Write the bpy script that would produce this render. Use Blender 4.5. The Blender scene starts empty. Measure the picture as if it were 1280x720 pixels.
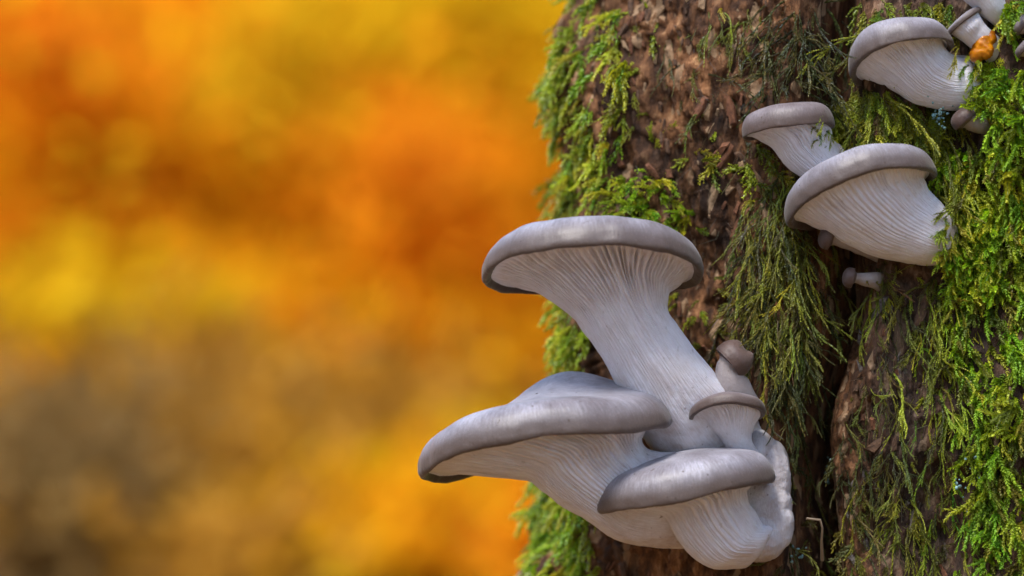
import bpy, math, random
import numpy as np
from mathutils import Vector
from mathutils.bvhtree import BVHTree

rng = np.random.default_rng(11)
random.seed(11)
sc = bpy.context.scene
COL = sc.collection
R = math.radians

# ------------------------------------------------------------------ camera, sky, sun, exposure
CAM = np.array([0.0, -1.0, 1.0])          # a metre from the fungi, a metre above the forest floor
S = 0.36 / 1280.0                         # metres per photo pixel in the plane y = 0
cd = bpy.data.cameras.new('camera'); cam = bpy.data.objects.new('camera', cd); COL.objects.link(cam)
cam.location = CAM; cam.rotation_euler = (R(90), 0, 0)
cd.lens = 100; cd.sensor_width = 36; cd.clip_start = 0.02; cd.clip_end = 400
cd.dof.use_dof = True; cd.dof.focus_distance = 1.0; cd.dof.aperture_fstop = 5.0
cd.dof.aperture_blades = 0
sc.camera = cam

SUN_EL, SUN_AZ = 60, -32                  # azimuth: from behind the camera's left shoulder
w = bpy.data.worlds.new('World'); sc.world = w; w.use_nodes = True
wn = w.node_tree.nodes; wl = w.node_tree.links
bg = wn['Background']; sky = wn.new('ShaderNodeTexSky'); sky.sky_type = 'NISHITA'; sky.sun_disc = False
sky.sun_elevation = R(SUN_EL); sky.sun_rotation = R(180 - SUN_AZ) ; sky.air_density = 1.0; sky.dust_density = 1.0
wl.new(sky.outputs[0], bg.inputs[0]); bg.inputs[1].default_value = 0.15
sd = bpy.data.lights.new('sun', 'SUN'); sun = bpy.data.objects.new('sun', sd); COL.objects.link(sun)
sd.energy = 1.5; sd.angle = R(14); sd.color = (1.0, 0.96, 0.91)
ld = Vector((math.sin(R(SUN_AZ)) * math.cos(R(SUN_EL)), -math.cos(R(SUN_AZ)) * math.cos(R(SUN_EL)), math.sin(R(SUN_EL))))
sun.rotation_euler = ld.to_track_quat('Z', 'Y').to_euler(); sun.location = (-1, -2, 4)
sc.view_settings.view_transform = 'Standard'; sc.view_settings.look = 'None'
sc.view_settings.gamma = 1.0; sc.view_settings.use_curve_mapping = False
sc.view_settings.exposure = 1.68
sc.cycles.use_denoising = True
sc.cycles.max_bounces = 8; sc.cycles.transparent_max_bounces = 4

# ------------------------------------------------------------------ maths helpers
def P(px, py, d=0.0):
    """world point seen at photo pixel (px, py), d metres behind the plane y = 0"""
    k = (d - CAM[1]) * S
    return np.array([(px - 640) * k, d, CAM[2] + (360 - py) * k])

def project(p):
    p = np.atleast_2d(p); k = (p[:, 1] - CAM[1]) * S
    return np.stack([640 + p[:, 0] / k, 360 - (p[:, 2] - CAM[2]) / k], 1)

def _h(i, j, k, seed):
    n = (i * 374761393 + j * 668265263 + k * 2147483647 + seed * 974634777).astype(np.int64)
    n = (n ^ (n >> 13)) * 1274126177
    n = n & 0xffffffff
    n = n ^ (n >> 16)
    return (n & 0xffff) / 65535.0 * 2 - 1

def vnoise(p, seed=0):
    p = np.asarray(p, float); f = np.floor(p); i = f.astype(np.int64); t = p - f
    t = t * t * t * (t * (t * 6 - 15) + 10)
    r = 0
    for a in (0, 1):
        for b in (0, 1):
            for c in (0, 1):
                wgt = (t[..., 0] if a else 1 - t[..., 0]) * (t[..., 1] if b else 1 - t[..., 1]) * (t[..., 2] if c else 1 - t[..., 2])
                r = r + wgt * _h(i[..., 0] + a, i[..., 1] + b, i[..., 2] + c, seed)
    return r

def fbm(p, octv=4, seed=0, gain=0.5):
    r = 0; a = 1; p = np.asarray(p, float)
    for o in range(octv):
        r = r + a * vnoise(p, seed + o * 7); p = p * 2.03 + 3.1; a *= gain
    return r

def pchip(x, y, xi):
    """monotone cubic through rows of y"""
    x = np.asarray(x, float); y = np.asarray(y, float)
    h = np.diff(x); d = np.diff(y, axis=0) / h[:, None]
    m = np.zeros_like(y); m[0] = d[0]; m[-1] = d[-1]
    for k in range(1, len(x) - 1):
        same = d[k - 1] * d[k] > 0
        w1 = 2 * h[k] + h[k - 1]; w2 = h[k] + 2 * h[k - 1]
        with np.errstate(divide='ignore', invalid='ignore'):
            hm = (w1 + w2) / (w1 / d[k - 1] + w2 / d[k])
        m[k] = np.where(same, hm, 0)
    idx = np.clip(np.searchsorted(x, xi, side='right') - 1, 0, len(x) - 2)
    t = ((xi - x[idx]) / h[idx])[:, None]; hh = h[idx][:, None]
    return ((2*t**3 - 3*t**2 + 1) * y[idx] + (t**3 - 2*t**2 + t) * hh * m[idx]
            + (-2*t**3 + 3*t**2) * y[idx + 1] + (t**3 - t**2) * hh * m[idx + 1])

def smooth(a, b, x):
    t = np.clip((x - a) / (b - a), 0, 1); return t * t * (3 - 2 * t)

def periodic(keys, th):
    """smooth periodic curve through (degrees, value) keys"""
    if not keys: return np.zeros_like(th)
    k = sorted(keys); a = np.array([q[0] for q in k], float); v = np.array([q[1] for q in k], float)
    a3 = np.concatenate([a - 360, a, a + 360]); v3 = np.concatenate([v, v, v])
    return pchip(a3, v3[:, None], np.degrees(th) % 360)[:, 0]

# ------------------------------------------------------------------ object helpers
def mesh_obj(name, V, F, mat, parent=None, smooth_shade=True, link=True):
    V = np.ascontiguousarray(V, np.float32); F = np.ascontiguousarray(F, np.int32)
    me = bpy.data.meshes.new(name); n = F.shape[1]
    me.vertices.add(len(V)); me.vertices.foreach_set('co', V.ravel())
    me.loops.add(F.size); me.loops.foreach_set('vertex_index', F.ravel())
    me.polygons.add(len(F)); me.polygons.foreach_set('loop_start', np.arange(len(F), dtype=np.int32) * n)
    me.polygons.foreach_set('loop_total', np.full(len(F), n, np.int32))
    me.polygons.foreach_set('use_smooth', np.full(len(F), smooth_shade))
    me.update(calc_edges=True); me.validate()
    for m in (mat if isinstance(mat, (list, tuple)) else [mat]): me.materials.append(m)
    o = bpy.data.objects.new(name, me)
    if link: COL.objects.link(o)
    if parent is not None: put(o, parent)
    return o

def put(o, parent):
    """parent without moving: parents are plain Empties or children at identity"""
    o.parent = parent; o.matrix_parent_inverse = parent_world(parent).inverted()

def parent_world(p):
    from mathutils import Matrix
    m = Matrix.LocRotScale(p.location, p.rotation_euler, p.scale)
    return m if p.parent is None else parent_world(p.parent) @ p.matrix_parent_inverse @ m

def attr_color(o, name, c):
    c = np.asarray(c, np.float32)
    if c.shape[1] == 3: c = np.concatenate([c, np.ones((len(c), 1), np.float32)], 1)
    a = o.data.attributes.new(name, 'FLOAT_COLOR', 'POINT'); a.data.foreach_set('color', np.ascontiguousarray(c).ravel())

def attr_vec(o, name, v):
    a = o.data.attributes.new(name, 'FLOAT_VECTOR', 'POINT'); a.data.foreach_set('vector', np.ascontiguousarray(v, np.float32).ravel())

def tag(o, label, cat=None, group=None, kind=None):
    o['label'] = label
    if cat: o['category'] = cat
    if group: o['group'] = group
    if kind: o['kind'] = kind
    return o

def empty(name, loc):
    o = bpy.data.objects.new(name, None); COL.objects.link(o); o.location = tuple(float(v) for v in loc)
    o.empty_display_size = 0.01
    return o

# ------------------------------------------------------------------ materials
class NT:
    def __init__(s, name):
        s.m = bpy.data.materials.new(name); s.m.use_nodes = True; s.t = s.m.node_tree
        s.b = s.t.nodes['Principled BSDF']; s.out = s.t.nodes['Material Output']
    def n(s, typ, ins=None, **props):
        nd = s.t.nodes.new(typ)
        for k, v in props.items(): setattr(nd, k, v)
        for k, v in (ins or {}).items():
            if isinstance(v, bpy.types.NodeSocket): s.t.links.new(v, nd.inputs[k])
            else: nd.inputs[k].default_value = v
        return nd
    def link(s, a, b): s.t.links.new(a, b)
    def ramp(s, fac, stops, interp='LINEAR'):
        nd = s.t.nodes.new('ShaderNodeValToRGB'); cr = nd.color_ramp; cr.interpolation = interp
        while len(cr.elements) < len(stops): cr.elements.new(0.5)
        for e, (p, c) in zip(cr.elements, stops): e.position = p; e.color = (*c, 1)
        s.link(fac, nd.inputs[0]); return nd.outputs[0]
    def mix(s, fac, a, b, blend='MIX'):
        nd = s.n('ShaderNodeMix', data_type='RGBA', blend_type=blend)
        for sock, v in ((nd.inputs[0], fac), (nd.inputs[6], a), (nd.inputs[7], b)):
            if isinstance(v, bpy.types.NodeSocket): s.link(v, sock)
            else: sock.default_value = v if not isinstance(v, tuple) else (*v[:3], 1)
        return nd.outputs[2]
    def bump(s, h, dist, strength=1.0, nrm=None):
        nd = s.n('ShaderNodeBump', {'Height': h, 'Distance': dist, 'Strength': strength})
        if nrm is not None: s.link(nrm, nd.inputs['Normal'])
        return nd.outputs[0]

def cap_material(name, dark, light, edge):
    """skin of an oyster cap: grey brown pigment with radial fibrils, a paler bloom and a browner rim.
    attribute 'lay' = (angle, run from foot to crown, radius on the cap 0..1)"""
    t = NT(name)
    at = t.n('ShaderNodeAttribute', attribute_name='lay'); sep = t.n('ShaderNodeSeparateXYZ', {0: at.outputs['Vector']})
    geo = t.n('ShaderNodeTexCoord')
    mp = t.n('ShaderNodeMapping', {'Vector': at.outputs['Vector'], 'Scale': (34, 2.2, 0)})
    fib = t.n('ShaderNodeTexNoise', {'Vector': mp.outputs[0], 'Scale': 3.0, 'Detail': 4.0, 'Roughness': 0.65})
    big = t.n('ShaderNodeTexNoise', {'Vector': geo.outputs['Object'], 'Scale': 65.0, 'Detail': 3.0})
    spk = t.n('ShaderNodeTexNoise', {'Vector': geo.outputs['Object'], 'Scale': 1500.0, 'Detail': 2.0})
    col = t.ramp(big.outputs[0], [(0.33, dark), (0.66, light)])
    col = t.mix(0.75, col, t.ramp(fib.outputs[0], [(0.33, (0.55, 0.52, 0.5)), (0.68, (1.25, 1.25, 1.27))]), 'MULTIPLY')
    rim = t.n('ShaderNodeMapRange', {0: sep.outputs[2], 1: 0.0, 2: 1.0, 3: 0.0, 4: 1.0}, interpolation_type='SMOOTHSTEP')
    col = t.mix(rim.outputs[0], edge, col)
    sp = t.ramp(spk.outputs[0], [(0.52, (0.9, 0.9, 0.9)), (0.72, (1.35, 1.35, 1.37))])
    col = t.mix(0.5, col, sp, 'MULTIPLY')
    dirt = t.n('ShaderNodeTexNoise', {'Vector': geo.outputs['Object'], 'Scale': 520.0, 'Detail': 1.0})
    dm = t.ramp(dirt.outputs[0], [(0.735, (0, 0, 0)), (0.77, (0.85, 0.85, 0.85))])
    col = t.mix(dm, col, (0.05, 0.03, 0.02))
    t.link(col, t.b.inputs['Base Color'])
    rg = t.n('ShaderNodeMapRange', {0: big.outputs[0], 1: 0.3, 2: 0.7, 3: 0.40, 4: 0.56}); t.link(rg.outputs[0], t.b.inputs['Roughness'])
    t.b.inputs['Specular IOR Level'].default_value = 0.45
    t.b.inputs['Sheen Weight'].default_value = 0.12; t.b.inputs['Sheen Roughness'].default_value = 0.4
    t.b.inputs['Subsurface Weight'].default_value = 0.15; t.b.inputs['Subsurface Radius'].default_value = (0.002, 0.0013, 0.001)
    t.b.inputs['Subsurface Scale'].default_value = 1.0
    nb = t.bump(fib.outputs[0], 0.00018, 0.6)
    nb = t.bump(spk.outputs[0], 0.0001, 0.7, nb)
    t.link(nb, t.b.inputs['Normal'])
    return t.m

def flesh_material(name, base, stain_shade, foot=0.75, head=0.15, fibre=0.0003, meal=0.0002):
    """white flesh with fibres along its run and brownish stains, warm shading painted into them, that grow commoner towards the foot"""
    t = NT(name)
    at = t.n('ShaderNodeAttribute', attribute_name='lay'); sep = t.n('ShaderNodeSeparateXYZ', {0: at.outputs['Vector']})
    geo = t.n('ShaderNodeTexCoord')
    mp = t.n('ShaderNodeMapping', {'Vector': at.outputs['Vector'], 'Scale': (30, 2.5, 0)})
    fib = t.n('ShaderNodeTexNoise', {'Vector': mp.outputs[0], 'Scale': 3.0, 'Detail': 5.0, 'Roughness': 0.6})
    big = t.n('ShaderNodeTexNoise', {'Vector': geo.outputs['Object'], 'Scale': 85.0, 'Detail': 5.0, 'Roughness': 0.65})
    fine = t.n('ShaderNodeTexNoise', {'Vector': geo.outputs['Object'], 'Scale': 900.0, 'Detail': 4.0, 'Roughness': 0.6})
    dot = t.n('ShaderNodeTexNoise', {'Vector': geo.outputs['Object'], 'Scale': 420.0, 'Detail': 2.0})
    amt = t.n('ShaderNodeMapRange', {0: sep.outputs[1], 1: 0.1, 2: 1.5, 3: foot, 4: head}, interpolation_type='SMOOTHSTEP')
    f = t.ramp(big.outputs[0], [(0.36, (0, 0, 0)), (0.68, (1, 1, 1))])
    fm = t.n('ShaderNodeMath', {0: f, 1: amt.outputs[0]}, operation='MULTIPLY')
    col = t.mix(fm.outputs[0], base, stain_shade)
    col = t.mix(0.5, col, t.ramp(fib.outputs[0], [(0.3, (0.66, 0.61, 0.58)), (0.65, (1.08, 1.08, 1.1))]), 'MULTIPLY')
    sp = t.ramp(dot.outputs[0], [(0.68, (0, 0, 0)), (0.74, (1, 1, 1))]); sm = t.n('ShaderNodeMath', {0: sp, 1: amt.outputs[0]}, operation='MULTIPLY')
    col = t.mix(sm.outputs[0], col, tuple(0.45 * v for v in stain_shade))
    t.link(col, t.b.inputs['Base Color'])
    t.b.inputs['Roughness'].default_value = 0.55; t.b.inputs['Specular IOR Level'].default_value = 0.3
    t.b.inputs['Subsurface Weight'].default_value = 0.18; t.b.inputs['Subsurface Radius'].default_value = (0.0020, 0.0011, 0.0007)
    t.b.inputs['Subsurface Scale'].default_value = 0.8
    nb = t.bump(fib.outputs[0], fibre, 1.0); nb = t.bump(fine.outputs[0], meal, 0.9, nb)
    t.link(nb, t.b.inputs['Normal'])
    return t.m

M_CAP = cap_material('cap_skin', (0.165, 0.148, 0.162), (0.325, 0.315, 0.355), (0.085, 0.060, 0.050))
M_CAP_DARK = cap_material('cap_skin_dark', (0.11, 0.082, 0.08), (0.20, 0.168, 0.172), (0.075, 0.048, 0.038))
M_CAP_BUD = cap_material('cap_skin_bud', (0.075, 0.045, 0.035), (0.15, 0.10, 0.085), (0.09, 0.055, 0.045))
M_GILL = M_STEM = flesh_material('flesh', (0.735, 0.725, 0.775), (0.42, 0.31, 0.26), 0.95, 0.25)  # brown foot stains, made warmer and stronger to paint shading and orange bounce
M_TAN_SHADED = flesh_material('shaded_tan_flesh', (0.46, 0.41, 0.40), (0.27, 0.20, 0.18), 0.9, 0.5)  # brownish flesh of the bud's stalk, darkened to paint the shade on it
M_DULLFLESH = flesh_material('dull_flesh', (0.40, 0.35, 0.33), (0.22, 0.16, 0.13), 0.9, 0.6)
M_FUZZ = flesh_material('base_felt', (0.56, 0.54, 0.56), (0.26, 0.19, 0.16), 0.75, 0.65, 0.0, 0.0005)

# ------------------------------------------------------------------ mushrooms
FUNGI_TRIS = []        # for the moss to keep clear of
PX = S

def mushroom(label, stem, flare, cap, profile, dep, lift, d0=0.0, ngill=84, ntheta=None, nring=96, rad=None, dz=None, dzn=None,
             hump=None, mats=None, gill_amp=4.2, lump=1.0, seed=0, cat='mushroom', group=None, vx=0.0, capd=None, name='oyster_mushroom', stem_from=0, decur=0.25):
    """stem: [(left px, left py, right px, right py, centre depth px, depth radius px, lift px)] from the foot up to the throat
       cap: (left tip px, py, right tip px, py, centre depth px); dep = cap radius in depth (px), lift = how far the near rim stands up (px)
       profile: [(radius, height)] from gills over the lip to the crown, in units of the half width."""
    mats = mats or (M_CAP, M_GILL, M_STEM)
    keys = []
    for (lx, ly, rx, ry, cdp, dr, lf) in stem:
        keys.append([(lx + rx) / 2 - 640, cdp, 360 - (ly + ry) / 2, (rx - lx) / 2, 0, -(ry - ly) / 2, 0, -dr, lf])
    ns = len(keys)
    for (lx, ly, rx, ry, cdp, dr, lf) in flare:
        keys.append([(lx + rx) / 2 - 640, cdp, 360 - (ly + ry) / 2, (rx - lx) / 2, 0, -(ry - ly) / 2, 0, -dr, lf])
    nf = len(keys)
    lx, ly, rx, ry, cdp = cap
    C = np.array([(lx + rx) / 2 - 640, cdp, 360 - (ly + ry) / 2]); U = np.array([(rx - lx) / 2, 0, -(ry - ly) / 2])
    a = np.linalg.norm(U); Vv = np.array([vx, -dep, lift]); N = np.cross(Vv, U); N /= np.linalg.norm(N)
    rr = [0.0] * ns + list(np.linspace(0.4, 0.8, nf - ns))
    for (r, h) in profile:
        keys.append([*(C + N * h * a), *(U * r), *(Vv * r)]); rr.append(r)
    keys = np.array(keys, float); K = len(keys)
    # run length of the outline at the near and the side points
    near = keys[:, 0:3] + keys[:, 6:9]; side = keys[:, 0:3] + keys[:, 3:6]; oth = keys[:, 0:3] - keys[:, 3:6]
    seg = sum(np.linalg.norm(np.diff(q, axis=0), axis=1) for q in (near, side, oth)) / 3 + 0.5
    x = np.concatenate([[0], np.cumsum(seg)])
    ip = np.array(rr); lip_k = nf + int(np.argmax([p[0] for p in profile]))     # outermost key
    under_k = lip_k - 4                                                        # inner edge of the lip
    # sample: denser round the lip
    dens = pchip(x, np.array([[1.0 if k < ns else (1.3 if k < under_k else (3.2 if k <= lip_k + 2 else 1.0))] for k in range(K)]), np.linspace(0, x[-1], 600))[:, 0]
    cum = np.concatenate([[0], np.cumsum(dens)]); cum = cum[:-1] / cum[-2]
    t = np.interp(np.linspace(0, 1, nring), cum, np.linspace(0, x[-1], 600))
    k9 = pchip(x, keys, t); kk = np.interp(t, x, np.arange(K)); r_ = np.interp(t, x, ip)
    nth = ntheta or ngill * 8
    th = np.linspace(0, 2 * np.pi, nth, endpoint=False)
    capw = smooth(nf - 1.5, nf, kk) * np.clip(r_, 0, 1) ** 1.5            # how far the cap's own waviness applies
    ring_p = np.stack([np.cos(th) * 2.2 + seed, np.sin(th) * 2.2, th * 0 + seed * 0.7], -1)
    rm = 1 + capw[:, None] * (periodic(rad, th) + 0.014 * fbm(ring_p * 1.3, 2, seed + 70))[None]
    c, s_ = np.cos(th)[None], np.sin(th)[None]
    G = (k9[:, None, 0:3] + (k9[:, None, 3:6] * (c * rm)[..., None]) + k9[:, None, 6:9] * (s_ * rm)[..., None])
    G[..., 2] += capw[:, None] * (periodic(dz, th) + 0.013 * a * fbm(ring_p, 2, seed + 80))[None]
    if hump:                                                                    # (x, y, sigma, height): swelling of the cap's top
        top = smooth(lip_k + 0.6, lip_k + 2.4, kk)
        for (hx, hy, sg, hh) in hump:
            u_ = (c * r_[:, None]) - hx; v_ = (s_ * r_[:, None]) - hy
            G += (top[:, None] * hh * np.exp(-(u_ ** 2 + v_ ** 2) / (2 * sg * sg)))[..., None] * N
    def normals(G):
        gt = np.roll(G, -1, 1) - np.roll(G, 1, 1); gs = np.gradient(G, axis=0)
        n = np.cross(gt, gs); l = np.linalg.norm(n, axis=2, keepdims=True)
        n = n / np.maximum(l, 1e-9)
        for q in range(max(0, len(r_) - 14), len(r_)):
            if r_[q] < 0.1 and kk[q] > lip_k: m_ = n[q].mean(0); n[q] = m_ / max(np.linalg.norm(m_), 1e-6)
        return n
    n = normals(G)
    # uneven growth
    q = G / 42.0 + seed * 5.1
    G = G + n * (fbm(q, 3, seed) * 1.6 * lump * smooth(0, 1.0, kk)[:, None] * (1 - 0.55 * smooth(lip_k, lip_k + 2, kk))[:, None])[..., None]
    G = G + n * (fbm(G / 7.0 + seed, 3, seed + 50) * 0.28 * lump * smooth(0, 1.0, kk)[:, None] * (kk < lip_k)[:, None])[..., None]
    # gills: thin blades that run down on to the stem
    wn_ = vnoise(np.stack([np.cos(th) * 9 + seed, np.sin(th) * 9, th * 0], -1), seed + 3)
    pert = 1.5 * vnoise(np.stack(np.broadcast_arrays((np.cos(th) * 5)[None], (np.sin(th) * 5)[None], (kk * 0.55)[:, None]), -1), seed + 5)
    ph = th[None] * ngill / 2 + 1.5 * wn_[None] + pert
    blade = smooth(0.5, 0.98, np.abs(np.cos(ph)))
    ampn = 0.75 + 0.45 * vnoise(np.stack(np.broadcast_arrays((np.cos(th) * ngill / 7)[None], (np.sin(th) * ngill / 7)[None], (kk * 0.8)[:, None]), -1), seed + 9)
    win = smooth(max(stem_from, 0.2), ns - 0.2, kk) * (1 - smooth(under_k - 0.75, under_k - 0.1, kk))
    low = smooth(ns - 1.0, nf - 0.4, kk)
    win = win * (decur + (1 - decur) * low)
    rad_sc = np.clip(np.linalg.norm(k9[:, 3:6], axis=1) / a / 0.6, 0.4, 1.2)
    n = normals(G)
    G = G + n * (blade * ampn * (win * rad_sc)[:, None] * gill_amp - (win * 0.5 * gill_amp)[:, None])[..., None]
    n = normals(G)
    # photo pixels -> metres at the depth of the cap, everything in one frame
    k = 1 + d0
    W = np.empty_like(G)
    W[..., 0] = G[..., 0] * PX * k; W[..., 1] = d0 + G[..., 1] * PX; W[..., 2] = CAM[2] + G[..., 2] * PX * k
    root = empty(name, W[0].mean(0)); tag(root, label, cat, group)
    # three parts: stem, gills, cap
    i_st = int(np.searchsorted(kk, ns - 0.6)); i_gl = int(np.searchsorted(kk, under_k + 0.15))
    lay = np.empty_like(G); lay[..., 0] = th[None] / (2 * np.pi) * 3; lay[..., 1] = (t / a)[:, None]
    lay[..., 2] = np.where(kk > lip_k - 0.2, smooth(lip_k - 0.3, lip_k + 4.2, kk), 0)[:, None]
    # the angle is a seam-free pair for noise: wrap by mirroring
    lay[..., 0] = np.abs(lay[..., 0] - 1.5)
    parts = (('stem', 0, i_st, mats[2]), ('gills', i_st, i_gl, mats[1]), ('cap', i_gl, nring - 1, mats[0]))
    for nm, i0, i1, mt in parts:
        if i1 <= i0: continue
        m_ = i1 - i0 + 1
        V = W[i0:i1 + 1].reshape(-1, 3); NN = n[i0:i1 + 1].reshape(-1, 3)
        a0 = np.arange(m_ - 1)[:, None] * nth; b0 = np.arange(nth)[None]; b1 = (b0 + 1) % nth
        F = np.stack([a0 + b0, a0 + b1, a0 + nth + b1, a0 + nth + b0], -1).reshape(-1, 4)
        LL = lay[i0:i1 + 1].reshape(-1, 3)
        if nm != 'gills':
            nth_c = nth // 2; V = W[i0:i1 + 1, ::2].reshape(-1, 3); NN = n[i0:i1 + 1, ::2].reshape(-1, 3); LL = lay[i0:i1 + 1, ::2].reshape(-1, 3)
            a0 = np.arange(m_ - 1)[:, None] * nth_c; b0 = np.arange(nth_c)[None]; b1 = (b0 + 1) % nth_c
            F = np.stack([a0 + b0, a0 + b1, a0 + nth_c + b1, a0 + nth_c + b0], -1).reshape(-1, 4)
        if nm == 'cap':                                                          # close the crown
            last = (m_ - 1) * nth_c + np.arange(nth_c // 2 * 2); V = np.concatenate([V, W[-1].mean(0)[None]]); NN = np.concatenate([NN, N[None]]); LL = np.concatenate([LL, LL[-1:]])
            F = np.concatenate([F, np.stack([last[0::2], last[1::2], np.roll(last, -2)[0::2], np.full(nth_c // 2, len(V) - 1)], -1)])
        o = mesh_obj(nm, V, F, mt, root)
        attr_vec(o, 'lay', LL)
        o.data.normals_split_custom_set_from_vertices([tuple(v) for v in NN])
    st = max(1, nth // 60)
    g = W[:, ::st]; nt2 = g.shape[1]
    a0 = np.arange(nring - 1)[:, None] * nt2; b0 = np.arange(nt2)[None]; b1 = (b0 + 1) % nt2
    F = np.stack([a0 + b0, a0 + b1, a0 + nt2 + b1, a0 + nt2 + b0], -1).reshape(-1, 4)
    FUNGI_TRIS.append((g.reshape(-1, 3).copy(), F))
    return root

# profile of an oyster cap: inner edge of the lip, lip, outer edge, rounded shoulder, crown
def prof(thick=0.26, lip=0.07, crown=0.0, roll=0.94, low=0.0):
    return [(roll - 0.03, low - 0.005), (roll, -lip * 0.7), (roll + 0.028, -lip), (0.99, -lip * 0.75), (1.0, -lip * 0.15), (0.992, thick * 0.22),
            (0.962, thick * 0.48), (0.905, thick * 0.72), (0.81, thick * 0.90), (0.62, thick * 1.02 + crown * 0.5), (0.36, thick * 1.06 + crown * 0.9), (0.14, thick * 1.06 + crown), (0.02, thick * 1.06 + crown)]

DOME = [(0.9, 0.0), (0.96, -0.06), (1.0, 0.02), (1.02, 0.2), (1.0, 0.45), (0.9, 0.68), (0.72, 0.86), (0.48, 0.98), (0.22, 1.03), (0.03, 1.04)]
GRP = 'oyster mushrooms growing from the trunk'
# A: the tall one with the wide cap
mushroom('tall oyster mushroom with a broad level cap on thick slanting stem, topmost of lower cluster',
         [(840, 600, 985, 560, 90, 60, 0), (803, 545, 935, 505, 40, 50, 4), (772, 484, 897, 470, 22, 48, 8), (747, 438, 861, 427, 14, 47, 10)],
         [(725, 402, 838, 396, 8, 50, 14), (692, 370, 834, 366, 3, 62, 20), (655, 347, 846, 350, 0, 78, 24)],
         (603, 338, 880, 334, 0), prof(0.30, 0.055, roll=0.94), 115, 33, ngill=84, gill_amp=8.5, seed=1, group=GRP,
         dz=[(0, -8), (60, 2), (90, 4), (130, 2), (180, -6), (225, 0), (270, 8)])
# B: the broad one low on the left
mushroom('broad oyster mushroom with a humped cap, reaching farthest left, low in the cluster',
         [(880, 690, 930, 580, 80, 62, 0), (840, 689, 880, 570, 34, 58, 0), (775, 678, 822, 566, 18, 56, 0)],
         [(725, 645, 806, 560, 8, 58, 4), (682, 615, 800, 550, 2, 64, 9), (652, 592, 802, 543, 0, 76, 13)],
         (523, 576, 838, 524, 0), prof(0.27, 0.05, roll=0.945), 118, 14, ngill=80, gill_amp=7.0, decur=0.32, seed=2, group=GRP,
         dz=[(0, 0), (45, -6), (90, 2), (125, 4), (150, -5), (180, -14), (215, -23), (245, -10), (270, 4)],
         hump=[(0.27, -0.40, 0.30, 35), (-0.1, -0.3, 0.3, 6)])
# C: the small one in front
front = mushroom('squat oyster mushroom with a drooping left lip, frontmost and lowest of the cluster',
         [(948, 712, 985, 640, 110, 40, 0), (930, 712, 972, 654, 20, 40, 0), (893, 710, 955, 656, -2, 40, 2), (862, 690, 943, 642, -12, 40, 5)],
         [(842, 664, 932, 628, -18, 42, 8), (828, 642, 928, 614, -20, 50, 9)],
         (746, 629, 967, 594, -22), prof(0.35, 0.06, roll=0.93), 84, 2, ngill=60, gill_amp=6.0, decur=0.5, seed=3, group=GRP, nring=90,
         dz=[(0, 0), (35, 3), (60, 3), (90, -2), (130, -4), (180, -3), (230, 4), (270, 8), (310, 6)],
         hump=[(0.1, -0.1, 0.3, 7)])
# D: the little cup
mushroom('little cup shaped oyster mushroom with a thin brown rim, just above the frontmost one',
         [(930, 610, 985, 600, 50, 22, 0), (917, 577, 950, 566, 14, 17, 1), (904, 553, 940, 550, 2, 17, 3)],
         [(892, 536, 943, 532, -4, 22, 7), (881, 522, 949, 519, -6, 32, 10)],
         (860, 514, 956, 512, -8), prof(0.27, 0.12, roll=0.87), 44, 15, ngill=46, ntheta=368, nring=74, seed=4, group=GRP, gill_amp=2.2, lump=0.5,
         dz=[(0, -2), (90, 2), (180, -5), (225, -3), (270, 2)], mats=(M_CAP_DARK, M_GILL, M_STEM))
# E: the bud
mushroom('tiny dark brown mushroom bud on a pale stalk behind the little cup',
         [(905, 530, 965, 520, 50, 22, 0), (899, 496, 944, 488, 20, 19, 0), (895, 470, 936, 474, 14, 18, 0)],
         [(897, 454, 929, 470, 12, 16, 2), (900, 447, 924, 468, 10, 15, 2)],
         (896, 436, 926, 472, 8), [(0.9, 0.05), (0.96, -0.04), (1.0, 0.02), (1.04, 0.2), (1.04, 0.42), (0.96, 0.66), (0.82, 0.85), (0.6, 1.0), (0.3, 1.08), (0.03, 1.1)],
         21, 2, ngill=40, ntheta=160, nring=60, seed=5, group=GRP, gill_amp=0.5, lump=0.9, mats=(M_CAP_BUD, M_TAN_SHADED, M_TAN_SHADED),
         hump=[(0.5, 0.2, 0.25, 7), (-0.55, 0.1, 0.3, 5)])
# F: top right
mushroom('oyster mushroom with a thick white stem, highest of the large ones at upper right',
         [(1252, 130, 1252, 70, 84, 30, 0), (1218, 136, 1220, 71, 18, 33, 0), (1182, 137, 1198, 69, 6, 33, 0)],
         [(1146, 130, 1186, 66, 0, 34, 3), (1120, 114, 1178, 58, -3, 38, 7), (1098, 98, 1176, 52, -4, 44, 10)],
         (1062, 84, 1189, 54, -6), prof(0.47, 0.085, roll=0.91), 66, 16, ngill=70, seed=6, group=GRP, gill_amp=2.6,
         dz=[(0, -3), (60, -1), (90, 2), (130, 5), (180, -4), (225, -11), (270, 0)], hump=[(-0.3, 0.3, 0.4, 5)])
# G: half hidden in moss
mushroom('small oyster mushroom with a dark cap half sunk in moss, beside the cleft',
         [(1060, 262, 1076, 200, 70, 28, 0), (1030, 236, 1056, 180, 40, 27, 0)],
         [(1006, 219, 1046, 174, 30, 27, 2), (984, 203, 1042, 166, 24, 31, 4), (968, 183, 1038, 160, 20, 38, 5)],
         (928, 166, 1044, 154, 18), prof(0.47, 0.075, roll=0.91), 52, 5, d0=0.0, ngill=48, ntheta=384, nring=80, seed=7, group=GRP, gill_amp=2.6,
         mats=(M_CAP_DARK, M_GILL, M_STEM), dz=[(0, 0), (90, 0), (180, -3), (270, 4)])
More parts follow.
